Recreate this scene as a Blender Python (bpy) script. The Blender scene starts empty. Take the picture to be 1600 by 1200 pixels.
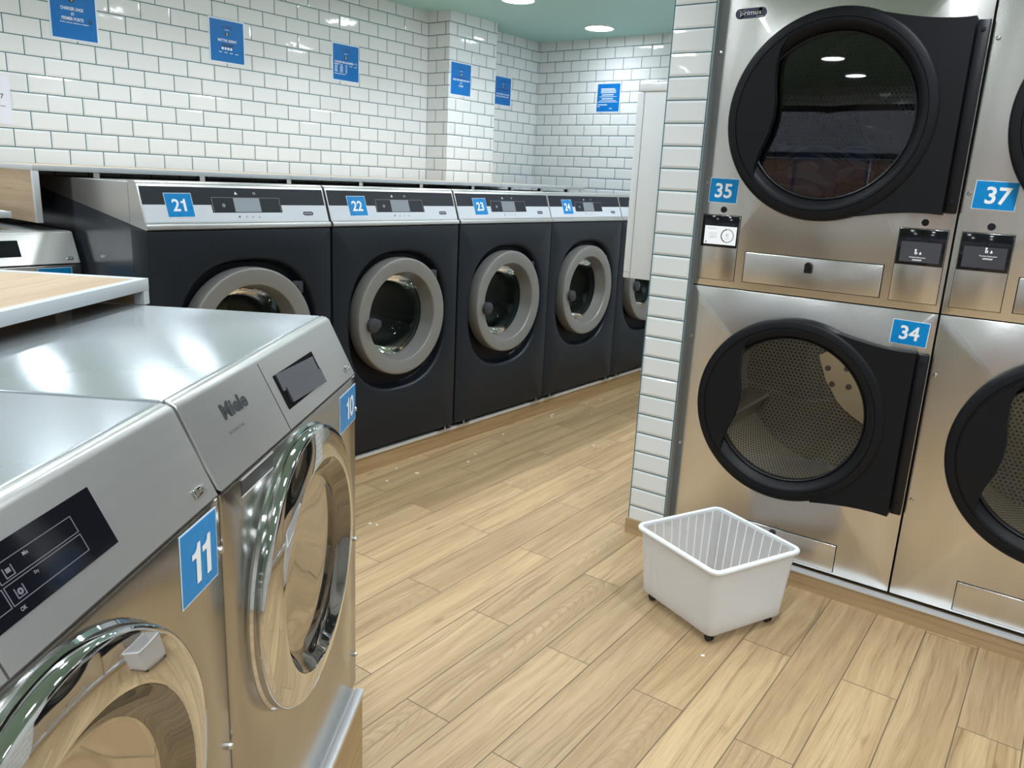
import bpy, bmesh, math, random
from mathutils import Matrix, Vector
random.seed(7)
SC = bpy.context.scene
COL = SC.collection
PI = math.pi
R_ = math.radians

# ------------------------------------------------------------------ camera
F_PX, CAM_H = 1232.78, 1.36778
yaw, pitch, roll = 0.619710414, -0.254410841, 0.0489540156
fw = Vector((math.cos(yaw)*math.cos(pitch), math.sin(yaw)*math.cos(pitch), math.sin(pitch)))
rt = fw.cross(Vector((0, 0, 1))).normalized()
up = rt.cross(fw)
r2 = math.cos(roll)*rt + math.sin(roll)*up
u2 = -math.sin(roll)*rt + math.cos(roll)*up
cam_d = bpy.data.cameras.new('camera')
cam = bpy.data.objects.new('camera', cam_d)
COL.objects.link(cam)
cam_d.sensor_fit = 'HORIZONTAL'
cam_d.sensor_width = 36.0
cam_d.lens = 36.0*F_PX/1600.0
cam_d.clip_start = 0.02
m3 = Matrix((r2, u2, -fw)).transposed()
cam.matrix_world = Matrix.Translation((0, 0, CAM_H)) @ m3.to_4x4()
SC.camera = cam

# ------------------------------------------------------------------ world, exposure
W = bpy.data.worlds.new('world')
SC.world = W
W.use_nodes = True
wn = W.node_tree.nodes
wn['Background'].inputs[0].default_value = (0.75, 0.86, 1.0, 1)
wn['Background'].inputs[1].default_value = 3.0
SC.view_settings.view_transform = 'Standard'
SC.view_settings.look = 'None'
SC.view_settings.gamma = 1.0
SC.view_settings.use_curve_mapping = False
SC.view_settings.exposure = 0.0
BEAM = 5.7           # watts of the directed part of each downlight
LAMP = 46.0          # radiance of the ceiling downlights
SC.cycles.max_bounces = 10
SC.cycles.diffuse_bounces = 5
SC.cycles.glossy_bounces = 6
SC.cycles.transparent_max_bounces = 12
SC.cycles.sample_clamp_indirect = 6.0
SC.cycles.caustics_reflective = False
SC.cycles.caustics_refractive = False

# frames: D = wall row (yawed -2 deg), M = island row (yawed 32 deg)
DY = R_(-2.0)
MY = 0.559023747
dd = Vector((math.cos(DY), math.sin(DY), 0)); dn = Vector((-math.sin(DY), math.cos(DY), 0))
md = Vector((math.cos(MY), math.sin(MY), 0)); mn = Vector((-math.sin(MY), math.cos(MY), 0))
def DP(d, n, z=0.0): return dd*d + dn*n + Vector((0, 0, z))
def MP(m, n, z=0.0): return md*m + mn*n + Vector((0, 0, z))

# ------------------------------------------------------------------ node helpers
class NT:
    def __init__(s, name):
        s.m = bpy.data.materials.new(name); s.m.use_nodes = True
        s.t = s.m.node_tree; s.t.nodes.clear()
        s.out = s.t.nodes.new('ShaderNodeOutputMaterial')
    def n(s, typ, **kw):
        x = s.t.nodes.new('ShaderNode'+typ)
        for k, v in kw.items(): setattr(x, k, v)
        return x
    def put(s, sock, v):
        if isinstance(v, bpy.types.NodeSocket): s.t.links.new(v, sock)
        elif v is not None:
            if isinstance(v, (tuple, list)) and len(v) == 3 and sock.type == 'RGBA': v = (*v, 1)
            sock.default_value = v
    def math(s, op, a, b=None, c=None):
        x = s.n('Math', operation=op)
        s.put(x.inputs[0], a)
        if b is not None: s.put(x.inputs[1], b)
        if c is not None: s.put(x.inputs[2], c)
        return x.outputs[0]
    def mix(s, f, a, b, mode='MIX'):
        x = s.n('Mix', data_type='RGBA', blend_type=mode)
        s.put(x.inputs[0], f); s.put(x.inputs[6], a); s.put(x.inputs[7], b)
        return x.outputs[2]
    def mapr(s, v, a, b, c=0.0, d=1.0, smooth=False):
        x = s.n('MapRange', interpolation_type='SMOOTHSTEP' if smooth else 'LINEAR')
        s.put(x.inputs[0], v)
        for i, q in enumerate((a, b, c, d)): s.put(x.inputs[i+1], q)
        return x.outputs[0]
    def noise(s, vec, scale=5, detail=3, rough=.5, dist=0.0):
        x = s.n('TexNoise'); s.put(x.inputs['Vector'], vec)
        x.inputs['Scale'].default_value = scale; x.inputs['Detail'].default_value = detail
        x.inputs['Roughness'].default_value = rough; x.inputs['Distortion'].default_value = dist
        return x.outputs[0]
    def vmul(s, v, k):
        x = s.n('VectorMath', operation='MULTIPLY'); s.put(x.inputs[0], v); x.inputs[1].default_value = k
        return x.outputs[0]
    def vadd(s, v, k):
        x = s.n('VectorMath', operation='ADD'); s.put(x.inputs[0], v); s.put(x.inputs[1], k)
        return x.outputs[0]
    def xyz(s, x, y, z=0.0):
        c = s.n('CombineXYZ'); s.put(c.inputs[0], x); s.put(c.inputs[1], y); s.put(c.inputs[2], z)
        return c.outputs[0]
    def sep(s, v):
        c = s.n('SeparateXYZ'); s.put(c.inputs[0], v); return c.outputs
    def uv(s): return s.n('TexCoord').outputs['UV']
    def obj(s): return s.n('TexCoord').outputs['Object']
    def bump(s, h, strength=.3, dist=.01):
        b = s.n('Bump'); b.inputs['Strength'].default_value = strength; b.inputs['Distance'].default_value = dist
        s.put(b.inputs['Height'], h); return b.outputs[0]
    def bsdf(s, **kw):
        p = s.n('BsdfPrincipled')
        for k, v in kw.items(): s.put(p.inputs[k.replace('_', ' ')], v)
        s.t.links.new(p.outputs[0], s.out.inputs[0]); return p

def plain(name, col, rough=.5, metal=0.0, spec=.5, **kw):
    t = NT(name)
    nz = t.noise(t.obj(), 40, 2)
    r = t.mapr(nz, .3, .7, max(rough-.012, 0.02), rough+.012)
    t.bsdf(Base_Color=col, Roughness=r, Metallic=metal, Specular_IOR_Level=spec, **kw)
    return t.m
def emit(name, col, k):
    t = NT(name); e = t.n('Emission'); e.inputs[0].default_value = (*col, 1); e.inputs[1].default_value = k
    t.t.links.new(e.outputs[0], t.out.inputs[0]); return t.m
def steel(name, col=(.60, .585, .555), rough=.27, axis=(1, 0, 0), wav=.05, aniso=.6, wscale=(2.6, 2.6, 2.6), brush=None, metal=1.0):
    t = NT(name)
    vt = t.n('VectorTransform', vector_type='VECTOR', convert_from='OBJECT', convert_to='WORLD')
    vt.inputs[0].default_value = axis
    o = t.obj()
    st = tuple(1.5 if abs(a) > .5 else 110.0 for a in (brush or axis))
    br = t.noise(t.vmul(o, st), 1, 1)
    wv = t.noise(t.vmul(o, wscale), 1.0, 0.0, .5)
    sm = t.noise(o, 5, 0)
    rg = t.mapr(sm, .3, .7, rough-.012, rough+.018)
    rg2 = rg
    h = t.math('MULTIPLY', wv, wav)
    c = t.mix(t.mapr(br, .25, .75), tuple(x*.985 for x in col), tuple(min(1, x*1.015) for x in col))
    t.bsdf(Base_Color=c, Metallic=metal, Roughness=rg2, Anisotropic=aniso, Tangent=vt.outputs[0], Normal=t.bump(h, 1.0, .12))
    return t.m
def glass_mat(name, tint=(.75, .8, .8), ior=1.5, gl=(1, 1, 1)):
    t = NT(name)
    fr = t.n('Fresnel'); fr.inputs[0].default_value = ior
    tr = t.n('BsdfTransparent'); tr.inputs[0].default_value = (*tint, 1)
    g = t.n('BsdfGlossy'); g.inputs[0].default_value = (*gl, 1); g.inputs['Roughness'].default_value = .015
    mx = t.n('MixShader')
    t.t.links.new(fr.outputs[0], mx.inputs[0]); t.t.links.new(tr.outputs[0], mx.inputs[1]); t.t.links.new(g.outputs[0], mx.inputs[2])
    t.t.links.new(mx.outputs[0], t.out.inputs[0])
    return t.m
def tile_mat(name, shift=.5):
    # bevelled metro tile; UV is counted in tiles
    t = NT(name)
    u, v, _ = t.sep(t.uv())
    row = t.math('FLOOR', v)
    u1 = t.math('ADD', u, t.math('MULTIPLY', t.math('FLOORED_MODULO', row, 2.0), shift))
    colm = t.math('FLOOR', u1)
    fu = t.math('FRACT', u1); fv = t.math('FRACT', v)
    # distance to the edges in millimetres of a 152 x 77.5 mm tile
    du = t.math('MULTIPLY', t.math('MINIMUM', fu, t.math('SUBTRACT', 1.0, fu)), 152.0)
    dv = t.math('MULTIPLY', t.math('MINIMUM', fv, t.math('SUBTRACT', 1.0, fv)), 77.5)
    dm = t.math('MINIMUM', du, dv)
    grout = t.mapr(dm, 1.8, 2.3, 1.0, 0.0)
    bev = t.mapr(dm, 2.0, 9.5, 0.0, 1.0)
    wn_ = t.n('TexWhiteNoise', noise_dimensions='2D'); t.put(wn_.inputs['Vector'], t.xyz(colm, row))
    rnd = wn_.outputs['Value']
    # every tile sits at its own slight tilt
    tx = t.math('MULTIPLY', t.math('SUBTRACT', fu, .5), t.math('SUBTRACT', wn_.outputs['Value'], .5))
    sepc = t.n('SeparateColor'); t.t.links.new(wn_.outputs['Color'], sepc.inputs[0])
    ty = t.math('MULTIPLY', t.math('SUBTRACT', fv, .5), t.math('SUBTRACT', sepc.outputs[1], .5))
    wob = t.noise(t.xyz(u, t.math('MULTIPLY', v, .5)), 3.0, 1)
    h = t.math('ADD', t.math('MULTIPLY', bev, .0034), t.math('ADD', t.math('MULTIPLY', tx, .0012), t.math('ADD', t.math('MULTIPLY', ty, .0008), t.math('MULTIPLY', wob, .0007))))
    b = t.n('Bump'); b.inputs['Strength'].default_value = .75; b.inputs['Distance'].default_value = 1.0
    t.put(b.inputs['Height'], h)
    base = t.mix(rnd, (.72, .735, .735), (.76, .77, .77))
    c = t.mix(grout, base, (.03, .125, .15))
    rg = t.mapr(grout, 0, 1, .06, .7)
    t.bsdf(Base_Color=c, Roughness=rg, Normal=b.outputs[0], Specular_IOR_Level=.5)
    return t.m
def wood_core(t, p, lo, hi, dark, seed=None):
    # p: coordinates in metres, grain along x
    q = t.vadd(p, seed) if seed is not None else p
    warp = t.noise(t.vmul(q, (1.3, 4.0, 1)), 1.6, 2)
    sx = t.sep(q)
    y2 = t.math('ADD', sx[1], t.math('MULTIPLY', warp, .05))
    q2 = t.xyz(sx[0], y2, sx[2])
    streak = t.noise(t.vmul(q2, (1.8, 85, 1)), 1, 5, .68)
    fine = t.noise(t.vmul(q2, (9, 330, 1)), 1, 2, .6)
    band = t.noise(t.vmul(q2, (.9, 19, 1)), 1, 4, .62)
    c = t.mix(t.mapr(band, .32, .68, smooth=True), lo, hi)
    c = t.mix(t.math('MULTIPLY', t.mapr(streak, .50, .70, smooth=True), .72), c, dark)
    c = t.mix(t.math('MULTIPLY', t.mapr(fine, .46, .72), .32), c, dark)
    return c, streak, q2
def floor_mat():
    t = NT('wood_plank_tile')
    x, y, _ = t.sep(t.uv())            # metres, x along the planks, y = plank rows counted towards the camera
    row = t.math('FLOOR', y)
    off = t.math('ADD', t.math('MULTIPLY', t.math('FLOORED_MODULO', t.math('ADD', row, 1.0), 2.0), .4605), t.math('MULTIPLY', row, -.0078))
    xl = t.math('DIVIDE', t.math('SUBTRACT', x, t.math('ADD', off, 1.850)), .921)
    cl = t.math('FLOOR', xl)
    fx = t.math('FRACT', xl); fy = t.math('FRACT', y)
    ex = t.math('MULTIPLY', t.math('MINIMUM', fx, t.math('SUBTRACT', 1.0, fx)), .921)
    ey = t.math('MULTIPLY', t.math('MINIMUM', fy, t.math('SUBTRACT', 1.0, fy)), .151)
    em = t.math('MINIMUM', ex, ey)
    w = t.n('TexWhiteNoise', noise_dimensions='2D'); t.put(w.inputs['Vector'], t.xyz(cl, row))
    sc = t.n('SeparateColor'); t.t.links.new(w.outputs['Color'], sc.inputs[0])
    p = t.xyz(x, t.math('MULTIPLY', y, .151), 0.0)
    seed = t.vmul(w.outputs['Color'], (17.0, 9.0, 5.0))
    c, streak, q2 = wood_core(t, p, (.375, .247, .122), (.495, .345, .184), (.185, .110, .050), seed)
    # cathedral figure and knots in some planks
    wv = t.n('TexWave', wave_type='RINGS', rings_direction='SPHERICAL')
    t.put(wv.inputs['Vector'], t.vmul(t.xyz(t.math('SUBTRACT', fx, sc.outputs[0]), t.math('SUBTRACT', fy, t.mapr(sc.outputs[2], 0, 1, .25, .75)), sc.outputs[1]), (1.5, 2.2, .4)))
    wv.inputs['Scale'].default_value = 4.5; wv.inputs['Distortion'].default_value = 3.2
    wv.inputs['Detail'].default_value = 2.0; wv.inputs['Detail Scale'].default_value = 1.3
    fig = t.math('MULTIPLY', t.mapr(wv.outputs['Fac'], .62, .98, smooth=True), t.mapr(sc.outputs[1], .6, .9, 0.0, .5))
    c = t.mix(fig, c, (.30, .19, .09))
    kx = t.math('SUBTRACT', fx, t.mapr(sc.outputs[2], 0, 1, .1, .9)); ky = t.math('SUBTRACT', fy, t.mapr(sc.outputs[0], 0, 1, .2, .8))
    kd = t.math('SQRT', t.math('ADD', t.math('POWER', t.math('MULTIPLY', kx, .55), 2.0), t.math('POWER', t.math('MULTIPLY', ky, .30), 2.0)))
    kn = t.math('ADD', kd, t.math('MULTIPLY', t.noise(t.vmul(p, (10, 60, 1)), 1, 4), .06))
    knot = t.math('MULTIPLY', t.mapr(kn, .028, .058, 1, 0, smooth=True), t.mapr(w.outputs['Value'], .5, .6, 0, .75))
    c = t.mix(knot, c, (.19, .115, .055))
    tone = t.mapr(w.outputs['Value'], 0, 1, .90, 1.08)
    hs = t.n('HueSaturation'); t.put(hs.inputs['Value'], tone); t.put(hs.inputs['Color'], c); hs.inputs['Saturation'].default_value = .98
    big = t.noise(p, 1.1, 2)
    c2 = t.mix(t.mapr(big, .3, .7, 0, .10), hs.outputs[0], (.36, .255, .14))
    gr = t.mapr(em, .0010, .0021, 1, 0)
    c3 = t.mix(t.math('MULTIPLY', gr, .85), c2, (.085, .06, .04))
    h = t.math('SUBTRACT', t.math('MULTIPLY', streak, .0004), t.math('MULTIPLY', gr, .0008))
    t.bsdf(Base_Color=c3, Roughness=t.mapr(streak, .3, .7, .36, .48), Normal=t.bump(h, .6, 1.0), Specular_IOR_Level=.38)
    return t.m
def wood_board(name, axis='x', lo=(.44, .305, .185), hi=(.53, .39, .255), dark=(.31, .20, .11), rough=.42):
    t = NT(name)
    s = t.sep(t.obj())
    p = {'x': t.xyz(s[0], s[1], s[2]), 'y': t.xyz(s[1], s[0], s[2]), 'xz': t.xyz(s[0], s[2], s[1]), 'yz': t.xyz(s[1], s[2], s[0])}[axis]
    c, st, q = wood_core(t, p, lo, hi, dark)
    t.bsdf(Base_Color=c, Roughness=rough, Normal=t.bump(st, .05, .01))
    return t.m
def perforated(name, pitch=.011, rad=.33, col=(.62, .60, .56), hole=(.012, .012, .012), rough=.3):
    t = NT(name)
    u, v, _ = t.sep(t.uv())
    def grid(du, dv):
        a = t.math('SUBTRACT', t.math('FRACT', t.math('ADD', t.math('DIVIDE', u, pitch), du)), .5)
        b = t.math('SUBTRACT', t.math('FRACT', t.math('ADD', t.math('DIVIDE', v, pitch*1.732), dv)), .5)
        b = t.math('MULTIPLY', b, 1.732)
        return t.math('SQRT', t.math('ADD', t.math('MULTIPLY', a, a), t.math('MULTIPLY', b, b)))
    d = t.math('MINIMUM', grid(0, 0), grid(.5, .5))
    k = t.mapr(d, rad-.04, rad+.04, 1, 0)
    c = t.mix(k, col, hole)
    t.bsdf(Base_Color=c, Metallic=t.mapr(k, 0, 1, .6, 0), Roughness=t.mapr(k, 0, 1, rough, .8), Normal=t.bump(t.math('SUBTRACT', 1.0, k), .5, .002))
    return t.m
def brick_out(name):
    t = NT(name)
    b = t.n('TexBrick'); s = t.sep(t.obj())
    t.put(b.inputs['Vector'], t.xyz(s[1], s[2], 0.0))
    b.inputs['Color1'].default_value = (.34, .30, .31, 1); b.inputs['Color2'].default_value = (.27, .24, .25, 1); b.inputs['Mortar'].default_value = (.42, .4, .4, 1)
    b.inputs['Scale'].default_value = 4.0; b.inputs['Mortar Size'].default_value = .012
    t.bsdf(Base_Color=b.outputs[0], Roughness=.85); return t.m

M = dict(
    tile=tile_mat('metro_tile'), tile_stack=tile_mat('metro_tile_stacked', 0.0), floor=floor_mat(),
    ceil=plain('mint_paint', (.37, .60, .56), .55, spec=.3),
    steel=steel('brushed_steel_dryer', (.70, .675, .645), .24, (0, 0, 1), .075, .55, (4.4, 4.4, 1.2)),
    steel_m=steel('brushed_steel_washer', (.44, .43, .41), .22, (0, 0, 1), .014, .4, (4, 2, 2), (1, 0, 0)),
    steel_top=steel('galvanised_top', (.50, .53, .545), .23, (-.68, -.73, 0), .008, .85, (3, 3, 3), (1, 0, 0), .68),
    steel_p=steel('control_panel_steel', (.57, .56, .54), .29, (0, .4, .9), .004, .0, (5, 2, 2), (1, 0, 0), .85),
    chrome=plain('chrome', (.68, .68, .675), .04, 1.0),
    satin=plain('satin_metal', (.62, .61, .59), .3, 1.0),
    char=plain('charcoal_paint', (.0085, .0120, .0175), .36, 0, .3),
    charside=plain('charcoal_side', (.032, .036, .045), .22, 0, .5),
    recess=plain('recess_black', (.004, .004, .006), .5, 0, .2),
    taupe=plain('taupe_ring_paint', (.235, .228, .212), .34, .3, .5),
    black=plain('black_plastic', (.0065, .007, .0088), .46, 0, .2),
    black_e=plain('black_plastic_edge', (.008, .008, .010), .36, 0, .3),
    knob=plain('knob_plastic', (.030, .031, .036), .5),
    rubber=plain('rubber', (.02, .02, .022), .6),
    gap=plain('gap_black', (.004, .004, .004), .9, 0, .1),
    gloss=plain('display_glass', (.006, .006, .009), .07, 0, .5),
    lcd=plain('sleeping_lcd', (.055, .056, .068), .16, 0, .5),
    lcd_lit=emit('lit_lcd', (.93, .96, .97), .95),
    lcd_soft=emit('soft_lcd', (.50, .60, .66), .55),
    lcd_txt=emit('lcd_text', (1, 1, 1), .9),
    lcd_dim=emit('lcd_dim_text', (.50, .51, .60), .40),
    grey_ink=plain('grey_ink', (.36, .37, .39), .5),
    faint_ink=plain('faint_ink', (.10, .10, .10), .5), dark_ink=plain('dark_ink', (.03, .03, .035), .5),
    light_band=plain('fascia_light', (.62, .645, .69), .35),
    dark_band=plain('fascia_dark', (.011, .014, .020), .4, 0, .25),
    navy=plain('navy_badge', (.012, .014, .06), .3),
    blue=plain('sticker_blue', (.003, .225, .56), .28, 0, .3),
    poster=plain('poster_blue', (.001, .150, .47), .3, 0, .3),
    poster_d=plain('poster_dark', (.010, .055, .17), .4),
    white=plain('white_ink', (.85, .88, .9), .4),
    paper=plain('white_paper', (.72, .73, .80), .5),
    tape=plain('poster_border', (.72, .80, .88), .2),
    wbox=plain('white_enamel', (.76, .775, .775), .35),
    wood=wood_board('counter_wood', 'x'), wood_yz=wood_board('panel_wood', 'yz'),
    kick=wood_board('kick_wood', 'xz', (.36, .235, .11), (.43, .29, .145), (.24, .145, .06), .4),
    kick_y=wood_board('kick_wood_side', 'yz', (.40, .275, .145), (.48, .34, .19), (.27, .17, .08), .4),
    edge=plain('grey_edging', (.56, .585, .60), .4),
    alu=plain('aluminium_trim', (.72, .72, .72), .38, .55),
    tiledge=plain('dark_corner_profile', (.26, .29, .30), .3, .5),
    glass=glass_mat('door_glass', (.66, .74, .72), 1.22),
    glass_dk=glass_mat('shaded_drum_glass', (.34, .37, .41), 1.7),  # darkness of the upper drums put into the glass tint
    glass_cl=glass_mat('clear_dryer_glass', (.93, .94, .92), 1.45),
    glass_bz=plain('smoked_bowl_glass', (.46, .43, .39), .03, .97, .7),
    glass_wall=plain('bowl_wall_glass', (.24, .225, .205), .03, .95, .6),  # bowl glass made darker, dark door reflections put into the colour
    wglass=glass_mat('window_glass', (.92, .95, .95), 1.45),
    drum=perforated('drum_sheet', .010, .26, (.34, .35, .34), (.02, .02, .02), .35),
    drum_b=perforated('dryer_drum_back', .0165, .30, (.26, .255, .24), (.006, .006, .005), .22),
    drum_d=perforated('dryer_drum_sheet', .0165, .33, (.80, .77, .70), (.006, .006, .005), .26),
    beige=plain('drum_back_plate', (.50, .42, .30), .45, .2),
    bolt=plain('bolt', (.12, .10, .09), .4, .7),
    lampw=plain('lamp_frame', (.85, .85, .85), .4),
    lamp=emit('lamp_diffuser', (.85, .925, 1.0), LAMP),
    frame=plain('shopfront_frame', (.03, .03, .032), .4),
    facade=brick_out('facade_brick'), shopwood=plain('facade_boards', (.28, .12, .05), .6),
    asphalt=plain('street', (.16, .16, .165), .9),
    cloth1=plain('blue_cloth', (.10, .16, .36), .9), 
)
def bin_mat():
    t = NT('frosted_plastic')
    d = t.n('BsdfPrincipled'); d.inputs['Base Color'].default_value = (.83, .82, .815, 1); d.inputs['Roughness'].default_value = .38
    tl = t.n('BsdfTranslucent'); tl.inputs[0].default_value = (.92, .90, .885, 1)
    tr = t.n('BsdfTransparent'); tr.inputs[0].default_value = (.93, .93, .94, 1)
    m1 = t.n('MixShader'); m1.inputs[0].default_value = .48
    m2 = t.n('MixShader'); m2.inputs[0].default_value = .24
    L = t.t.links.new
    L(d.outputs[0], m1.inputs[1]); L(tl.outputs[0], m1.inputs[2]); L(m1.outputs[0], m2.inputs[1]); L(tr.outputs[0], m2.inputs[2]); L(m2.outputs[0], t.out.inputs[0])
    return t.m
M['bin'] = bin_mat()
M['bin_rib'] = plain('frosted_rib', (.93, .93, .93), .3)
M['bin_rim'] = plain('frosted_rim', (.80, .825, .85), .35)
def cloth_mat():
    t = NT('striped_cloth'); s = t.sep(t.obj())
    a = t.math('SINE', t.math('MULTIPLY', t.math('ADD', s[0], t.math('MULTIPLY', s[2], .5)), 160.0))
    t.bsdf(Base_Color=t.mix(t.mapr(a, -.2, .2), (.10, .16, .46), (.50, .56, .70)), Roughness=.9); return t.m
M['cloth'] = cloth_mat()

# ------------------------------------------------------------------ mesh helpers
def BM(): return bmesh.new()
def box(bm, x0, x1, y0, y1, z0, z1, bev=0.0, seg=2, skip=()):
    vs = [bm.verts.new((x, y, z)) for x in (x0, x1) for y in (y0, y1) for z in (z0, z1)]
    fs = {'x0': (0, 1, 3, 2), 'x1': (4, 6, 7, 5), 'y0': (0, 4, 5, 1), 'y1': (2, 3, 7, 6), 'z0': (0, 2, 6, 4), 'z1': (1, 5, 7, 3)}
    made = [bm.faces.new([vs[i] for i in f]) for k, f in fs.items() if k not in skip]
    if bev > 0:
        es = list({e for f in made for e in f.edges})
        bmesh.ops.bevel(bm, geom=es, offset=bev, segments=seg, profile=.5, affect='EDGES', clamp_overlap=True)
    return vs
def bridge(bm, loops, closed=True, capa=False, capb=False, uvs=None):
    L = [[bm.verts.new(p) for p in lp] for lp in loops]
    n = len(L[0]); uvl = bm.loops.layers.uv.verify() if uvs else None
    for i in range(len(L)-1):
        for j in range(n if closed else n-1):
            k = (j+1) % n
            f = bm.faces.new((L[i][j], L[i][k], L[i+1][k], L[i+1][j]))
            if uvs:
                jj = j+1
                for lo, q in zip(f.loops, ((i, j), (i, jj), (i+1, jj), (i+1, j))): lo[uvl].uv = uvs(*q)
    if capa: bm.faces.new(L[0])
    if capb: bm.faces.new(L[-1])
    return L
def lathe(bm, prof, cx, cz, seg=72, uvscale=False, a0=0.0):
    # profile (r, y), turned about the local y axis through (cx, cz)
    loops = [[(cx+r*math.cos(a0+2*PI*j/seg), y, cz+r*math.sin(a0+2*PI*j/seg)) for j in range(seg)] for r, y in prof]
    uvs = None
    if uvscale:
        acc = [0.0]
        for (r0, y0), (r1, y1) in zip(prof, prof[1:]): acc.append(acc[-1]+math.hypot(r1-r0, y1-y0))
        rm = max(r for r, y in prof)
        uvs = lambda i, j: (2*PI*rm*j/seg, acc[i])
    bridge(bm, loops, True, uvs=uvs)
def discuv(bm, cx, cz, r, y, seg=72):
    uvl = bm.loops.layers.uv.verify()
    f = bm.faces.new([bm.verts.new((cx+r*math.cos(2*PI*j/seg), y, cz+r*math.sin(2*PI*j/seg))) for j in range(seg)])
    for lo in f.loops: lo[uvl].uv = (lo.vert.co.x, lo.vert.co.z)
def prism_x(bm, prof, x0, x1):
    # profile (y, z) swept along x
    bridge(bm, [[(x0, y, z) for y, z in prof], [(x1, y, z) for y, z in prof]], True, True, True)
def prism_y(bm, outl, y0, y1):
    bridge(bm, [[(x, y0, z) for x, z in outl], [(x, y1, z) for x, z in outl]], True, True, True)
def cyl(bm, P, x, y, r, z0, z1, seg=24):
    lo = [[P @ Vector((x+r*math.cos(2*PI*j/seg), y+r*math.sin(2*PI*j/seg), z)) for j in range(seg)] for z in (z0, z1)]
    bridge(bm, lo, True, True, True)
def slab(bm, P, x0, x1, y0, y1, z0=0.0, z1=.001, bev=0.0):
    b = BM(); box(b, x0, x1, y0, y1, z0, z1, bev)
    bmesh.ops.transform(b, matrix=P, verts=b.verts); merge(bm, b)
def merge(bm, b):
    me = bpy.data.meshes.new('tmp'); b.to_mesh(me); b.free(); bm.from_mesh(me); bpy.data.meshes.remove(me)
def annulus(bm, P, x, y, r0, r1, z0, z1, a0=0.0, a1=2*PI, seg=40):
    full = abs(a1-a0-2*PI) < 1e-6
    n = seg if full else seg+1
    A = [a0+(a1-a0)*j/seg for j in range(n)]
    lp = [[P @ Vector((x+r*math.cos(a), y+r*math.sin(a), z)) for a in A] for r, z in ((r0, z0), (r1, z0), (r1, z1), (r0, z1), (r0, z0))]
    bridge(bm, lp, full)
_tc = {}
ONE = [(.20, 0), (.42, 0), (.42, 1), (.27, 1), (.235, .885), (.15, .82), (.0, .80), (.0, .66), (.20, .66)]
def text_geo(s, bold):
    if (s, bold) in _tc: return _tc[(s, bold)]
    if s.isdigit() and '1' in s:
        vs, fs, x = [], [], 0.0
        for ch in s:
            if ch == '1': v, f = [Vector((a, b_, 0)) for a, b_ in ONE], [(0, 1, 2, 3, 4, 8), (4, 5, 8), (5, 6, 7, 8)]
            else:
                v, f = text_geo(ch, bold); y0 = min(q.y for q in v); k = 1/(max(q.y for q in v)-y0); x0 = min(q.x for q in v)
                v = [Vector(((q.x-x0)*k, (q.y-y0)*k, 0)) for q in v]
            fs += [tuple(i+len(vs) for i in q) for q in f]; vs += [Vector((q.x+x, q.y, 0)) for q in v]
            x = max(q.x for q in vs)+.10
        _tc[(s, bold)] = (vs, fs); return vs, fs
    cu = bpy.data.curves.new('txt', 'FONT'); cu.body = s; cu.size = 1.0; cu.offset = bold; cu.resolution_u = 3
    ob = bpy.data.objects.new('txt', cu); COL.objects.link(ob)
    dg = bpy.context.evaluated_depsgraph_get(); dg.update()
    me = bpy.data.meshes.new_from_object(ob.evaluated_get(dg))
    bpy.data.objects.remove(ob); bpy.data.curves.remove(cu)
    vs = [v.co.copy() for v in me.vertices]; fs = [tuple(p.vertices) for p in me.polygons]
    bpy.data.meshes.remove(me)
    _tc[(s, bold)] = (vs, fs); return vs, fs
def txt(bm, P, s, x, y, h=None, w=None, bold=0.0, z=.0005, align='C', sx=1.0, rot=0.0):
    # h: capital height in metres; w: full width (overrides sx)
    vs, fs = text_geo(s, bold)
    x0 = min(v.x for v in vs); x1 = max(v.x for v in vs); y0 = min(v.y for v in vs); y1 = max(v.y for v in vs)
    k = (h/(y1-y0)) if h else w/(x1-x0)
    kx = (w/(x1-x0)) if w else k*sx
    ax = {'C': (x0+x1)/2, 'L': x0, 'R': x1}[align]
    cr, sr = math.cos(rot), math.sin(rot)
    nv = []
    for v in vs:
        a, b = (v.x-ax)*kx, (v.y-(y0+y1)/2)*k
        nv.append(bm.verts.new(P @ Vector((x+a*cr-b*sr, y+a*sr+b*cr, z))))
    for f in fs:
        try: bm.faces.new([nv[i] for i in f])
        except ValueError: pass
def PF(y=0.0):      # plane facing -y: (x, z) in plane, out = -y
    return Matrix(((1, 0, 0, 0), (0, 0, -1, y), (0, 1, 0, 0), (0, 0, 0, 1)))
def PS(a, b):       # slanted plane from (y, z) a up to b, facing the front
    e = Vector((0, b[0]-a[0], b[1]-a[1])).normalized(); n = Vector((1, 0, 0)).cross(e)
    return Matrix(((1, e.x, n.x, 0), (0, e.y, n.y, a[0]), (0, e.z, n.z, a[1]), (0, 0, 0, 1)))
def obj(name, bm, mat, parent=None, smooth=35, label=None, fixn=True):
    if fixn: bmesh.ops.recalc_face_normals(bm, faces=bm.faces)
    me = bpy.data.meshes.new(name); bm.to_mesh(me); bm.free()
    me.materials.append(M[mat] if isinstance(mat, str) else mat)
    if smooth:
        for p in me.polygons: p.use_smooth = True
        me.set_sharp_from_angle(angle=R_(smooth))
    o = bpy.data.objects.new(name, me); COL.objects.link(o)
    if parent is not None: o.parent = parent
    if label: o['label'] = label
    return o
def thing(name, label, cat, loc=(0, 0, 0), rz=0.0, group=None):
    o = bpy.data.objects.new(name, None); COL.objects.link(o)
    o.empty_display_size = .1
    o.location = loc; o.rotation_euler = (0, 0, rz)
    o['label'] = label; o['category'] = cat
    if group: o['group'] = group
    return o
def tag(o, label, cat, group=None, kind=None):
    o['label'] = label; o['category'] = cat
    if group: o['group'] = group
    if kind: o['kind'] = kind
    return o
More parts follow.
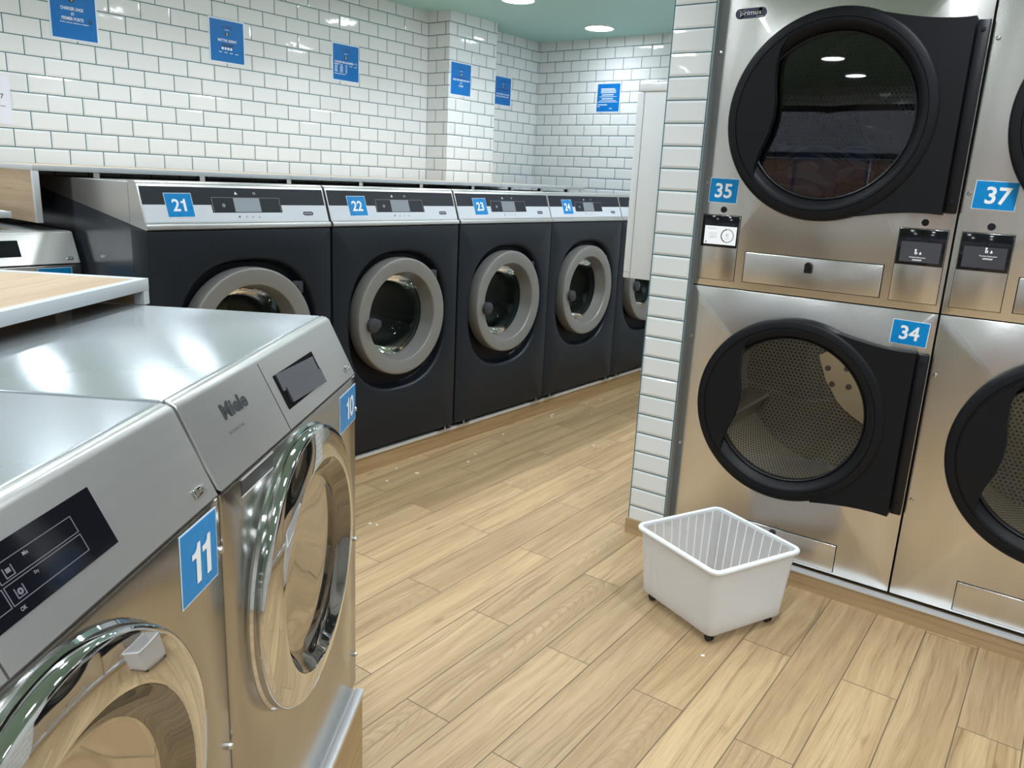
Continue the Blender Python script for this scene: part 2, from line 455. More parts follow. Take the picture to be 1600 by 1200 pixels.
def struct(name, bm, mat, loc=(0, 0, 0), rz=0.0, smooth=35):
    o = obj(name, bm, mat, None, smooth); o.location = loc; o.rotation_euler = (0, 0, rz); o['kind'] = 'structure'
    return o
def dup(root, loc, label, skip=()):
    def cp(o, par):
        c = o.copy(); COL.objects.link(c)
        if par is not None: c.parent = par
        for ch in kids.get(o, ()):
            if ch.name.split('.')[0] not in skip: cp(ch, c)
        return c
    kids = {}
    for o in bpy.data.objects:
        if o.parent: kids.setdefault(o.parent, []).append(o)
    r = cp(root, None); r.location = loc; r['label'] = label
    return r
def rr(cx, cz, hx, hz, p=2.6, n=96, extra=()):
    out = []
    for a in sorted([2*PI*j/n for j in range(n)] + list(extra)):
        c, s = math.cos(a), math.sin(a)
        k = (abs(c/hx)**p + abs(s/hz)**p)**(-1/p)
        out.append((a, cx+k*c, cz+k*s))
    return out
def ray_rect(cx, cz, a, x0, x1, z0, z1):
    c, s = math.cos(a), math.sin(a); t = 1e9
    if c > 1e-9: t = min(t, (x1-cx)/c)
    if c < -1e-9: t = min(t, (x0-cx)/c)
    if s > 1e-9: t = min(t, (z1-cz)/s)
    if s < -1e-9: t = min(t, (z0-cz)/s)
    return cx+t*c, cz+t*s
def corner_angles(cx, cz, x0, x1, z0, z1):
    return [math.atan2(z-cz, x-cx) % (2*PI) for x in (x0, x1) for z in (z0, z1)]
def plate_hole(bm, x0, x1, z0, z1, yf, th, cx, cz, hx, hz, prof, p=2.0, edge=.004):
    # front plate with a shaped opening; prof: list of (grow, y) loops going from the front face inwards
    ex = corner_angles(cx, cz, x0, x1, z0, z1)
    base = rr(cx, cz, hx, hz, p, 96, ex)
    loops = []
    for inset, y in ((0, yf+th), (0, yf+edge), (edge*.3, yf+edge*.3), (edge, yf)):
        loops.append([(lambda q: (q[0], y, q[1]))(ray_rect(cx, cz, a, x0+inset, x1-inset, z0+inset, z1-inset)) for a, _, _ in base])
    for g, y in prof:
        L = []
        for a, x, z in base:
            d = math.hypot(x-cx, z-cz); k = (d+g)/d
            L.append((cx+(x-cx)*k, y, cz+(z-cz)*k))
        loops.append(L)
    bridge(bm, loops)
    return base, loops

# ------------------------------------------------------------------ the room
ZC = 2.40
TW, TH, ZREF = .152, .0778, -.0012
def tiled_box(name, x0, x1, y0, y1, z0, z1, sref_x, sref_y, loc=(0, 0, 0), rz=0.0, mat='tile', tw=TW, th=TH, zr=ZREF, holes=None):
    bm = BM(); box(bm, x0, x1, y0, y1, z0, z1)
    uvl = bm.loops.layers.uv.verify(); bm.normal_update()
    for f in bm.faces:
        for lo in f.loops:
            c = lo.vert.co
            s = (c.y-sref_y)/tw if abs(f.normal.x) > .7 else (c.x-sref_x)/tw
            lo[uvl].uv = (s, (c.z-zr)/th)
    return struct(name, bm, mat, loc, rz, smooth=None)
XW, YR = -2.6, -2.3
bm = BM(); box(bm, XW-.1, 5.7, YR-.1, 4.4, -.08, 0)
uvl = bm.loops.layers.uv.verify()
for f in bm.faces:
    for lo in f.loops: lo[uvl].uv = (lo.vert.co.x, (1.8702-lo.vert.co.y)/.151)
struct('floor', bm, 'floor', smooth=None)
bm = BM(); box(bm, XW-.1, 5.7, YR-.1, 4.4, ZC, ZC+.1)
struct('ceiling', bm, 'ceil', smooth=None)
tiled_box('wall_left', -3.4, 5.42, 3.96, 4.08, 0, ZC, 1.492, 0, rz=DY)
tiled_box('wall_pilaster', 4.06, 4.545, 3.765, 3.96, 0, ZC, 4.06, 3.765-.04, rz=DY)
tiled_box('wall_back', 5.312, 5.44, 1.0, 3.96, 0, ZC, 0, 3.96, rz=DY)
PIL_X, PY0, PY1 = 2.705, 1.163, 1.3205
tiled_box('wall_pillar', PIL_X, PIL_X+.08, PY0, PY1, .062, ZC, PIL_X, PY0+.0025, mat='tile_stack', tw=.1525, th=.0772, zr=.0402)
tiled_box('wall_partition', PIL_X+.08, 5.42, PY0, PY1, 0, ZC, 0, 0)
tiled_box('wall_bulkhead', 2.745, 2.785, -.475, PY0, 2.075, ZC, 0, 0)
tiled_box('wall_return', 2.745, 2.87, YR, -.475, 0, ZC, 0, 0)
tiled_box('wall_right', XW, 2.745, YR-.12, YR, 0, ZC, 0, 0)
# shopfront wall behind the camera
bmw = BM()
for (y0, y1, z0, z1) in ((YR-.1, -1.45, 0, ZC), (.75, 1.25, 0, ZC), (3.2, 4.3, 0, ZC), (-1.45, .75, 2.2, ZC), (1.25, 3.2, 2.2, ZC), (-1.45, .75, 0, .35), (1.25, 3.2, 0, .35)):
    box(bmw, XW-.14, XW, y0, y1, z0, z1)
uvl = bmw.loops.layers.uv.verify()
for f in bmw.faces:
    for lo in f.loops: lo[uvl].uv = (lo.vert.co.y/TW, (lo.vert.co.z-ZREF)/TH)
struct('wall_front', bmw, 'tile', smooth=None)
for i, (y0, y1) in enumerate(((-1.45, .75), (1.25, 3.2))):
    b = BM()
    for a in (y0, y1-.06): box(b, XW-.10, XW-.04, a, a+.06, .35, 2.2)
    for z in (.35, 1.62, 2.14): box(b, XW-.10, XW-.04, y0+.06, y1-.06, z, z+.06)
    w = struct('window_%d' % (i+1), b, 'frame')
    g = BM(); box(g, XW-.075, XW-.067, y0+.06, y1-.06, .41, 2.14); obj('pane', g, 'wglass', w)
b = BM(); box(b, -9.0, -8.6, -9, 9, 1.9, 6.0); box(b, -9.0, -8.5, -9, 9, 1.75, 1.9)
struct('wall_street_facade', b, 'facade', smooth=None)
b = BM()
for k in range(12): box(b, -8.9, -8.55, -9+k*1.5, -9+k*1.5+1.42, .02, 1.75)
struct('wall_street_shopfront', b, 'shopwood', smooth=None)
b = BM(); box(b, -9, XW-.15, -9, 9, -.1, -.02); struct('floor_street', b, 'asphalt', smooth=None)

# plinths, skirting and trims
b = BM(); box(b, 1.352, 5.29, 2.645, 3.955, 0, .078); struct('baseboard_left', b, 'kick', rz=DY)
b = BM(); box(b, 1.352, 5.29, 2.641, 2.66, .0785, .093); box(b, 1.352, 5.29, 2.66, 3.95, .0785, .093); struct('trim_1', b, 'alu', rz=DY)
b = BM(); box(b, .70, 1.347, 3.075, 3.955, 0, .277); struct('baseboard_corner', b, 'kick', rz=DY)
b = BM(); box(b, 2.699, 3.60, -.475, 1.161, 0, .0585); struct('baseboard_right', b, 'kick_y')
b = BM(); box(b, 2.696, 2.73, -.475, 1.161, .059, .0645); struct('trim_2', b, 'alu')
b = BM(); box(b, PIL_X-.007, PIL_X+.08, PY0, PY1+.006, 0, .061); struct('baseboard_pillar', b, 'kick_y')
b = BM(); box(b, PIL_X-.0015, PIL_X+.03, PY0-.0045, PY0-.0005, .062, ZC)
struct('trim_3', b, 'tiledge')
b = BM(); box(b, .235, 1.490, .388, 1.20, 0, .252); struct('baseboard_island', b, 'kick', rz=MY)
b = BM(); box(b, .235, 1.490, .3845, .402, .2525, .2655, .0015); box(b, .235, 1.490, .402, 1.19, .2525, .262); struct('trim_4', b, 'alu', rz=MY)

# ------------------------------------------------------------------ ceiling lights
def ceiling_light(d, n, label, group='round ceiling downlights'):
    t = thing('ceiling_light', label, 'ceiling light', DP(d, n, ZC), 0, group)
    I = Matrix.Identity(4)
    b = BM(); annulus(b, I, 0, 0, .094, .104, -.010, -.0005); obj('frame', b, 'lampw', t)
    b = BM(); cyl(b, I, 0, 0, .0938, -.008, -.001, 40); obj('diffuser', b, 'lamp', t)
    ld = bpy.data.lights.new('downlight_beam', 'AREA'); ld.shape = 'DISK'; ld.size = .18
    ld.energy = BEAM; ld.color = (.85, .925, 1.0); ld.spread = R_(128)
    lo = bpy.data.objects.new('downlight_beam', ld); COL.objects.link(lo); lo.parent = t; lo.location = (0, 0, -.0115)
    return t
l0 = ceiling_light(4.0, 3.165, 'round lit ceiling downlight cut by the top edge of the photo')
l2 = dup(l0, DP(4.945, 3.19, ZC), 'round lit ceiling downlight near the far tiled wall')
for c_ in l2.children:
    if c_.type == 'LIGHT': c_.data = c_.data.copy(); c_.data.energy = BEAM*.45
OTHER = 'round lit ceiling downlight outside the picture, of the assumed rows or added for light'
for (d, n) in [(4.0, 1.75), (4.7, 1.75), (3.06, 1.75), (3.06, 3.165), (2.12, 3.165), (1.18, 3.165), (.24, 3.165), (-.7, 3.165), (-1.64, 3.165),  # leading corridor lamps are unseen, added to brighten the floor there
               (2.12, 1.75), (1.18, 1.75), (.24, 1.75), (-.9, 1.75), (-1.9, 1.75),
               (2.15, .35), (1.1, .35), (.05, .35), (-1.0, .35), (-2.0, .35), (2.15, -1.1), (1.1, -1.1), (.05, -1.1), (-1.0, -1.1)]:
    lx = dup(l0, DP(d, n, ZC), OTHER)
    if (n < 1 and d > 0) or (n == 1.75 and d < 2.5):
        for c_ in lx.children:
            if c_.type == 'LIGHT': c_.data = c_.data.copy(); c_.data.energy = BEAM*(1.4 if n < 1 else .72)

# ------------------------------------------------------------------ stickers
def sticker(parent, P, cx, cy, w, h, num, dx=0.0, dy=0.0, nh=.042, rot=0.0):
    Q = P @ Matrix.Translation((cx, cy, 0)) @ Matrix.Rotation(rot, 4, 'Z')
    b = BM(); slab(b, Q, -w/2-.002, w/2+.002, -h/2-.002, h/2+.002, .0002, .0008); film = obj('number_sticker', b, 'tape', parent, None)
    b = BM(); slab(b, Q, -w/2, w/2, -h/2, h/2, .0009, .0013); blue = obj('blue_label', b, 'blue', film, None)
    if num:
        b = BM(); txt(b, Q, num, dx, dy, h=nh, bold=.022, z=.0019); obj('number', b, 'white', film, None)
    return film

# ------------------------------------------------------------------ charcoal washers along the wall
DW = .782
S0, S1 = (.008, 1.162), (.050, 1.286)
SL = math.hypot(S1[0]-S0[0], S1[1]-S0[1])
def sz(z): return (z-S0[1])/(S1[1]-S0[1])*SL
PSL = PS(S0, S1)
def make_dark_washer():
    t = thing('washing_machine', '', 'washing machine', DP(1.372, 2.64), DY, 'charcoal washers along the tiled wall')
    CX, CZ = .389, .723
    # rear body: open towards the front
    b = BM(); prof = [(.112, .0935), (.112, 1.151), (.90, 1.261), (.90, .0935)]
    bridge(b, [[(x, y, z) for y, z in prof] for x in (.0015, DW-.0015)], True, True, True)
    for f in [f for f in b.faces if all(abs(v.co.y-.112) < 1e-6 for v in f.verts)]: b.faces.remove(f)
    obj('body', b, 'charside', t)
    b = BM(); prof = [(.112, 1.153), (.112, 1.2935), (.90, 1.2935), (.90, 1.263)]
    bridge(b, [[(x, y, z) for y, z in prof] for x in (.0015, DW-.0015)], True, True, True)
    obj('lid', b, 'steel_p', t)
    # front panel with the recessed door opening
    b = BM()
    base, loops = plate_hole(b, 0, DW, .108, 1.1365, 0, .108, .400, .702, .303, .318,
                             [(.022, 0), (.015, .0014), (.008, .006), (.003, .013), (0, .023), (-.004, .045), (-.012, .053)], 2.5, .005)
    prism_x(b, [(.001, 1.1370), (.108, 1.1370), (.108, 1.1518)], 0, DW)
    obj('front_panel', b, 'char', t)
    b = BM()
    fl = [[(.400+(x-.400)*.965, .0535, .702+(z-.702)*.965) for a, x, z in base], [(CX+.236*math.cos(a), .0535, CZ+.236*math.sin(a)) for a, x, z in base],
          [(CX+.236*math.cos(a), .075, CZ+.236*math.sin(a)) for a, x, z in base]]
    bridge(b, fl); obj('door_recess', b, 'recess', t)
    b = BM(); lathe(b, [(.236, .072), (.196, .060), (.188, .066), (.186, .085), (.215, .10), (.252, .105)], CX, CZ); obj('door_gasket', b, 'rubber', t)
    b = BM(); lathe(b, [(.252, .105), (.255, .12), (.255, .56)], CX, CZ, 72, True); discuv(b, CX, CZ, .255, .56)
    dr = obj('drum', b, 'drum', t)
    for k in range(3):
        b = BM()
        a = R_(100+120*k); ca, sa = math.cos(a), math.sin(a)
        lp = []
        for y in (.14, .54):
            lp.append([(CX+ca*r-sa*w, y, CZ+sa*r+ca*w) for r, w in ((.254, -.035), (.205, -.010), (.200, 0), (.205, .010), (.254, .035))])
        bridge(b, lp, True, True, True)
        obj('lifter', b, 'satin', dr)
    # door
    b = BM(); lathe(b, [(.205, .050), (.262, .048), (.270, .040), (.2735, .0), (.2722, -.0225), (.2700, -.0268), (.2660, -.0292), (.2610, -.0297), (.2125, -.0262), (.2085, -.0248), (.2060, -.0215), (.2045, -.016), (.190, .040), (.187, .046)], CX, CZ, 96)
    door = obj('door', b, 'taupe', t, 28)
    b = BM(); lathe(b, [(.189, .040), (.184, .075), (.176, .11), (.160, .142), (.130, .165), (.09, .178), (.04, .184), (.0005, .185)], CX, CZ, 64)
    obj('door_glass', b, 'glass', door)
    b = BM(); lathe(b, [(.0, -.050), (.022, -.0495), (.031, -.045), (.034, -.036), (.033, -.022), (.028, -.012)], .196, .706, 32)
    box(b, .196, .262, -.020, .020, .684, .722, .008)
    obj('handle', b, 'knob', door)
    for s in (1, -1):
        b = BM(); z = CZ+s*.165+.01
        box(b, CX+.208, CX+.262, .012, .050, z-.026, z+.026, .006)
        lathe(b, [(.0, .004), (.010, .004), (.012, .012)], CX+.240, z, 16); obj('hinge', b, 'knob', door)
    # control panel
    b = BM(); prism_x(b, [(.0, 1.1385), (-.005, 1.142), (-.006, 1.150), (-.002, 1.158), S0, S1, (.0535, 1.294), (.060, 1.3005), (.070, 1.303), (.1085, 1.303), (.1085, 1.1525)], .0008, DW-.0008)
    cp = obj('control_panel', b, 'steel_p', t)
    b = BM()
    zs, ze, zm = sz(1.1655), sz(1.2845), sz(1.2235)
    for (x0, x1, y0, y1) in ((.006, DW-.006, zs, sz(1.196)), (.006, .262, sz(1.196), zm), (.563, DW-.006, sz(1.196), zm)): slab(b, PSL, x0, x1, y0, y1, -.0004, .0006)
    obj('light_fascia', b, 'light_band', cp, None)
    b = BM(); slab(b, PSL, .006, DW-.006, zm, ze, -.0004, .0006); slab(b, PSL, .262, .563, sz(1.196), zm, -.0004, .0006)
    obj('dark_fascia', b, 'dark_band', cp, None)
    disp = BM(); slab(disp, PSL, .267, .558, sz(1.1975), sz(1.2495), .0006, .0011); disp = obj('display', disp, 'dark_band', cp, None)
    b = BM()
    for (x0, x1, y0, y1) in ((.267, .558, sz(1.2492), sz(1.2500)), (.267, .268, sz(1.1975), sz(1.2495)), (.557, .558, sz(1.1975), sz(1.2495))): slab(b, PSL, x0, x1, y0, y1, .001, .0013)
    obj('display_outline', b, 'grey_ink', disp, None)
    b = BM(); slab(b, PSL, .356, .468, sz(1.1985), sz(1.2485), .0011, .0015); obj('screen', b, 'lcd_soft', disp, None)
    b = BM(); annulus(b, PSL, .312, sz(1.222), .004, .0065, .0011, .0014, seg=20); cyl(b, PSL, .312, sz(1.222), .002, .0011, .0014, 10)
    obj('power_mark', b, 'grey_ink', disp, None)
    b = BM()
    def tri(x, y, s, up_=1):
        vs = [b.verts.new(PSL @ Vector((x+px*s, y+py*s*up_, .001))) for px, py in ((-.6, -.5), (.6, -.5), (-.1, .6))]; b.faces.new(vs)
    tri(.372, sz(1.266), .0105); obj('service_icon', b, 'white', cp, None)
    b = BM(); tri(.368, sz(1.1805), .0085, -1); obj('hand_icon', b, 'dark_ink', cp, None)
    b = BM()
    for x in (.398, .426, .454): annulus(b, PSL, x, sz(1.1805), .0016, .0042, .0006, .0009, seg=14)
    slab(b, PSL, .446, .449, sz(1.262), sz(1.270), .0006, .0009); slab(b, PSL, .452, .456, sz(1.262), sz(1.270), .0006, .0009)
    obj('programme_icons', b, 'grey_ink', cp, None)
    b = BM()
    w, h, x, y = .050, .0155, .684, sz(1.192)
    slab(b, PSL, x-w/2+h/2, x+w/2-h/2, y-h/2, y+h/2, .0006, .0010); cyl(b, PSL, x-w/2+h/2, y, h/2, .0006, .0010); cyl(b, PSL, x+w/2-h/2, y, h/2, .0006, .0010)
    lg = obj('badge', b, 'navy', cp, None)
    b = BM(); txt(b, PSL, 'primus', x, y, w=.036, h=.0085, z=.0014); obj('badge_lettering', b, 'white', lg, None)
    # feet brackets
    for x0, x1 in ((.022, .118), (.668, .764)):
        b = BM(); box(b, x0, x1, -.008, .05, .0935, .0985); box(b, x0+.045, x0+.052, -.006, .004, .0985, .114); obj('floor_bracket', b, 'satin', t)
    b = BM(); box(b, .012, DW-.012, .03, .05, .0936, .118); obj('gap_shade', b, 'gap', t)  # black strip stands in for the shade in the gap under the front
    return t
dw = make_dark_washer()
dw['label'] = 'charcoal front-load washer with blue number 21 sticker, leftmost of the wall row'
DX = [1.372, 2.165, 2.958, 3.742, 4.5265]
LAB = ['charcoal front-load washer with blue number 22 sticker, second from left',
       'charcoal front-load washer with blue number 23 sticker, middle of the wall row',
       'charcoal front-load washer with blue number 24 sticker, left of the white wall box',
       'charcoal front-load washer half hidden behind the white wall box and tiled pillar']
ws = [dw] + [dup(dw, DP(x, 2.64), l) for x, l in zip(DX[1:], LAB)]
for w_, num, cx in zip(ws, ('21', '22', '23', '24', '25'), (.139, .158, .180, .183, .18)):
    sticker(w_, PSL @ Matrix.Translation((0, 0, .0006)), cx, sz(1.222), .099, .083, num, nh=.044, dx=-.002, rot=.01)

# ------------------------------------------------------------------ steel washers of the island and the corner
MW, MB, MT = .625, .2665, 1.09
A0, A1 = (.0, .977), (.0505, 1.080)
ML = math.hypot(A1[0]-A0[0], A1[1]-A0[1])
PML = PS(A0, A1)
def ms(z): return (z-A0[1])/(A1[1]-A0[1])*ML
def make_steel_washer():
    t = thing('washing_machine', '', 'washing machine', MP(.8785, .405), MY, 'stainless steel washers')
    CX, CZ, RO = .290, .738, .2245
    b = BM(); box(b, .002, MW-.002, .022, .715, MB, .976, 0, skip=('y0', 'z1')); box(b, .002, MW-.002, .066, .715, .976, 1.074, 0, skip=('y0', 'z0', 'z1')); obj('body', b, 'steel_m', t)
    b = BM(); box(b, .001, MW-.001, .068, .716, 1.072, MT, .004, 2); obj('top', b, 'steel_top', t)
    # front panel with a round opening and a grip pocket left above the door
    b = BM()
    plate_hole(b, 0, MW, MB+.004, .974, 0, .021, CX, CZ, .2, .2, [(.005, 0), (.001, .002), (0, .02)], 2.0, .006)
    fp = obj('front_panel', b, 'steel_m', t)
    b = BM(); box(b, .060, .172, -.0012, .0005, .9445, .9475, .0008); box(b, .060, .172, -.0012, .0005, .969, .9715); obj('pocket_lip', b, 'alu', fp)
    b = BM(); prism_x(b, [(-.0006, .9475), (.0002, .9475), (.0002, .969), (-.0006, .969)], .060, .172); obj('grip_pocket', b, 'knob', fp)
    # control panel wedge
    b = BM()
    pr = [(.0, .9775), A0, A1, (.0535, 1.0855), (.059, 1.089), (.066, MT), (.066, .9775)]
    cyy = sum(y for y, z in pr)/len(pr); czz = sum(z for y, z in pr)/len(pr)
    def shr(k): return [(y+(cyy-y)*k*2.2, z+(czz-z)*k) for y, z in pr]
    ends = [(.001, .060), (.0016, .030), (.003, .012), (.0055, .0)]
    bridge(b, [[(x, y, z) for y, z in shr(k)] for x, k in ends] + [[(MW-x, y, z) for y, z in shr(k)] for x, k in reversed(ends)], True, True, True)
    cp = obj('control_panel', b, 'steel_p', t)
    b = BM(); slab(b, PML, .2505, .2525, .001, ML-.001, -.0004, .0004); slab(b, PML, .004, MW-.004, .0002, .0014, -.0003, .0006)
    obj('panel_seam', b, 'bolt', cp, None)
    b = BM()
    Q = PML @ Matrix.Translation((.588, ms(.995), 0))
    slab(b, Q, -.0125, .0125, -.0055, .0055, 0, .003, .0015); cyl(b, Q, -.005, 0, .0032, .003, .0042, 12); cyl(b, Q, .005, 0, .0032, .003, .0042, 12)
    obj('service_port', b, 'chrome', cp)
    for z in (.345, .62, .905):
        b = BM(); lathe(b, [(.0, -.004), (.004, -.0035), (.0055, 0), (.0055, .002)], MW-.006, z, 14); obj('edge_screw', b, 'satin', t)
    # door: chrome rim, smoked bowl
    b = BM(); lathe(b, [(.205, .004), (RO+.006, .001), (RO+.007, -.004), (RO+.004, -.008), (RO+.0045, -.016), (RO+.003, -.0215), (RO-.0005, -.0245), (RO-.004, -.0258), (.178, -.0345), (.1745, -.0345), (.172, -.031)], CX, CZ, 128)
    door = obj('door', b, 'chrome', t)
    b = BM(); lathe(b, [(.1735, -.0335), (.1705, -.031), (.163, -.0225), (.154, -.0150), (.147, -.0118), (.1425, -.0106)], CX, CZ, 96)
    bowl = obj('door_glass', b, 'glass_wall', door)
    b = BM(); lathe(b, [(.1424, -.0105), (.135, -.0098), (.07, -.0090), (.0005, -.0088)], CX, CZ, 96); obj('bowl_bottom', b, 'glass_bz', door)
    b = BM(); lathe(b, [(.204, .012), (.204, .5)], CX, CZ, 64, True); discuv(b, CX, CZ, .204, .5); obj('drum', b, 'drum', t)
    return t
m10 = make_steel_washer()
m10['label'] = 'stainless steel washer with blue number 10 sticker at the aisle end of the island'
m11 = dup(m10, MP(.249, .405), 'stainless steel washer with blue number 11 sticker and black touch display, nearest the camera')
m20 = dup(m10, DP(.722, 3.09, .010), 'stainless steel washer in the far left corner, beside the charcoal washer 21')
m20.rotation_euler = (0, 0, DY)
PFm = PF(0.0)
sticker(m10, PFm, .5665, .921, .105, .070, '10', nh=.043, dx=.012, rot=.01)
sticker(m11, PFm, .5640, .9235, .088, .086, '11', nh=.050, dx=.003, dy=-.004, rot=-.02)
sticker(m20, PFm, .530, .920, .115, .085, '')
def panel_of(m): return [c for c in m.children if c.name.split('.')[0] == 'control_panel'][0]
# lettering and grey flap window of washer 10
cp = panel_of(m10)
b = BM()
txt(b, PML, 'Miele', .130, ms(1.0500), w=.078, h=.0225, bold=.034)
obj('maker_lettering', b, 'dark_ink', cp, None)
b = BM(); txt(b, PML, 'PROFESSIONAL', .108, ms(1.0245), w=.050, h=.0045); obj('small_lettering', b, 'faint_ink', cp, None)
b = BM(); slab(b, PML, .279, .466, ms(1.0015), ms(1.0535), -.0003, .0007); fl = obj('display_window', b, 'gap', cp, None)
b = BM()
slab(b, PML @ Matrix.Translation((.372, ms(1.041), .001)) @ Matrix.Rotation(-.05, 4, 'Z'), -.086, .082, -.019, .010, 0, .002)
slab(b, PML @ Matrix.Translation((.376, ms(1.0135), .001)) @ Matrix.Rotation(-.05, 4, 'Z'), -.078, .084, -.011, .0155, 0, .0035)
obj('folded_flap', b, 'lcd', fl, None)
# touch display of washer 11 and of the corner washer
def touch(m, cells):
    cp_ = panel_of(m)
    b = BM(); slab(b, PML, .165, .430, ms(1.0060), ms(1.0615), -.0003, .0009, .0003); d = obj('display', b, 'gloss', cp_, None)
    if not cells: return
    bf = b = BM()
    X = (.190, .288, .392); Y = (ms(1.0145), ms(1.0325), ms(1.0505))
    Y = (.0425, .0622, .0810)
    for i in range(2):
        for j in range(2):
            x0, x1, y0, y1 = X[i]+.001, X[i+1]-.001, Y[j]+.001, Y[j+1]-.001
            for q in ((x0, x1, y0, y0+.0007), (x0, x1, y1-.0007, y1), (x0, x0+.0007, y0, y1), (x1-.0007, x1, y0, y1)): slab(b, PML, *q, .0009, .0012)
    b = BM()
    for (s, x, y) in (('Lavage intensif', .2440, .0755), ('Rincer', .2350, .0560), ('Mix', .3260, .0755), ('Dry', .3260, .0565), ('OK', .296, .0385)):
        txt(b, PML, s, x, y, h=.0042 if len(s) > 3 else .0036, z=.0013, sx=.9, bold=.01)
    obj('menu_text', b, 'lcd_txt_dim', d, None)
    b = bf
    # little pictograms: shirt, tub, beaker, drop
    for (x, y) in ((.200, .0690), (.302, .0700), (.302, .0512), (.200, .0505)):
        slab(b, PML, x-.0045, x+.0045, y-.0048, y-.0040, .0009, .0013); slab(b, PML, x-.0053, x-.0045, y-.0048, y+.0045, .0009, .0013); slab(b, PML, x+.0045, x+.0053, y-.0048, y+.0045, .0009, .0013)
    annulus(b, PML, .302, .0512, .0012, .0030, .0009, .0013, seg=12); slab(b, PML, .2995, .3045, .0690, .0730, .0009, .0012)
    obj('menu_frame', b, 'lcd_dim', d, None)
M['lcd_txt_dim'] = emit('lcd_text_dim', (.75, .76, .85), .45)
touch(m11, True); touch(m20, False)

# ------------------------------------------------------------------ stacked dryers
RW, RT = .8160, 2.07
RXW = 2.735
def dryer_door(t, zc):
    CX = .4075
    RO = .3205
    b = BM(); lathe(b, [(RO-.004, -.0005), (RO+.003, -.006), (RO+.002, -.040), (RO-.003, -.049), (RO-.010, -.0525), (.292, -.0535), (.2905, -.0515), (.289, -.0535), (.282, -.0535), (.276, -.051), (.262, -.032), (.258, -.022), (.2575, -.020), (.250, -.019), (.248, -.012), (.249, .0)], CX, zc, 128)
    door = obj('door', b, 'black', t)
    b = BM(); lathe(b, [(.2575, -.0205), (.2535, -.024), (.2495, -.0215), (.249, -.014)], CX, zc, 96); obj('glass_seal', b, 'black_e', door)
    # hinge plate on the right with concave shoulders
    def arc(a0, a1, r, n): return [(CX+r*math.cos(R_(a0+(a1-a0)*k/n)), zc+r*math.sin(R_(a0+(a1-a0)*k/n))) for k in range(n+1)]
    def bez(p0, p1, p2, p3, n=14):
        o = []
        for k in range(1, n+1):
            s = k/n; q = 1-s
            o.append(tuple(q**3*a+3*q*q*s*b_+3*q*s*s*c+s**3*d for a, b_, c, d in zip(p0, p1, p2, p3)))
        return o
    a0 = (CX+.125, zc+.2965); c0 = (CX+.372, zc+.268)
    outl = [a0] + bez(a0, (CX+.20, zc+.280), (CX+.28, zc+.262), c0)
    c1 = (CX+.372, zc-.280); a1 = (CX+.125, zc-.3005)
    outl += [c1] + bez(c1, (CX+.28, zc-.272), (CX+.20, zc-.287), a1)
    outl += arc(-66.5, 66.5, .2995, 36)
    b = BM(); prism_y(b, outl, -.046, -.004)
    obj('hinge_plate', b, 'black', door, 20)
    b = BM(); box(b, CX+.3740, CX+.4070, -.022, -.004, zc-.275, zc+.263, .004)
    for s in (.236, -.240): lathe(b, [(0, -.0255), (.006, -.025), (.007, -.020)], CX+.391, zc+s, 14)
    obj('hinge', b, 'black_e', door)
    # handle plate: crescent with a wavy inner edge
    inner = [(-.150, .236), (-.168, .205), (-.176, .160), (-.174, .105), (-.166, .050), (-.166, .000), (-.176, -.055), (-.196, -.105), (-.208, -.150), (-.207, -.190)]
    o2 = arc(122.5, 222.5, .2835, 26)
    outl = o2 + [(CX+x, zc+z) for x, z in reversed(inner)]
    b = BM(); prism_y(b, outl, -.0575, -.030); obj('handle', b, 'black', door, 20)
    return door, CX
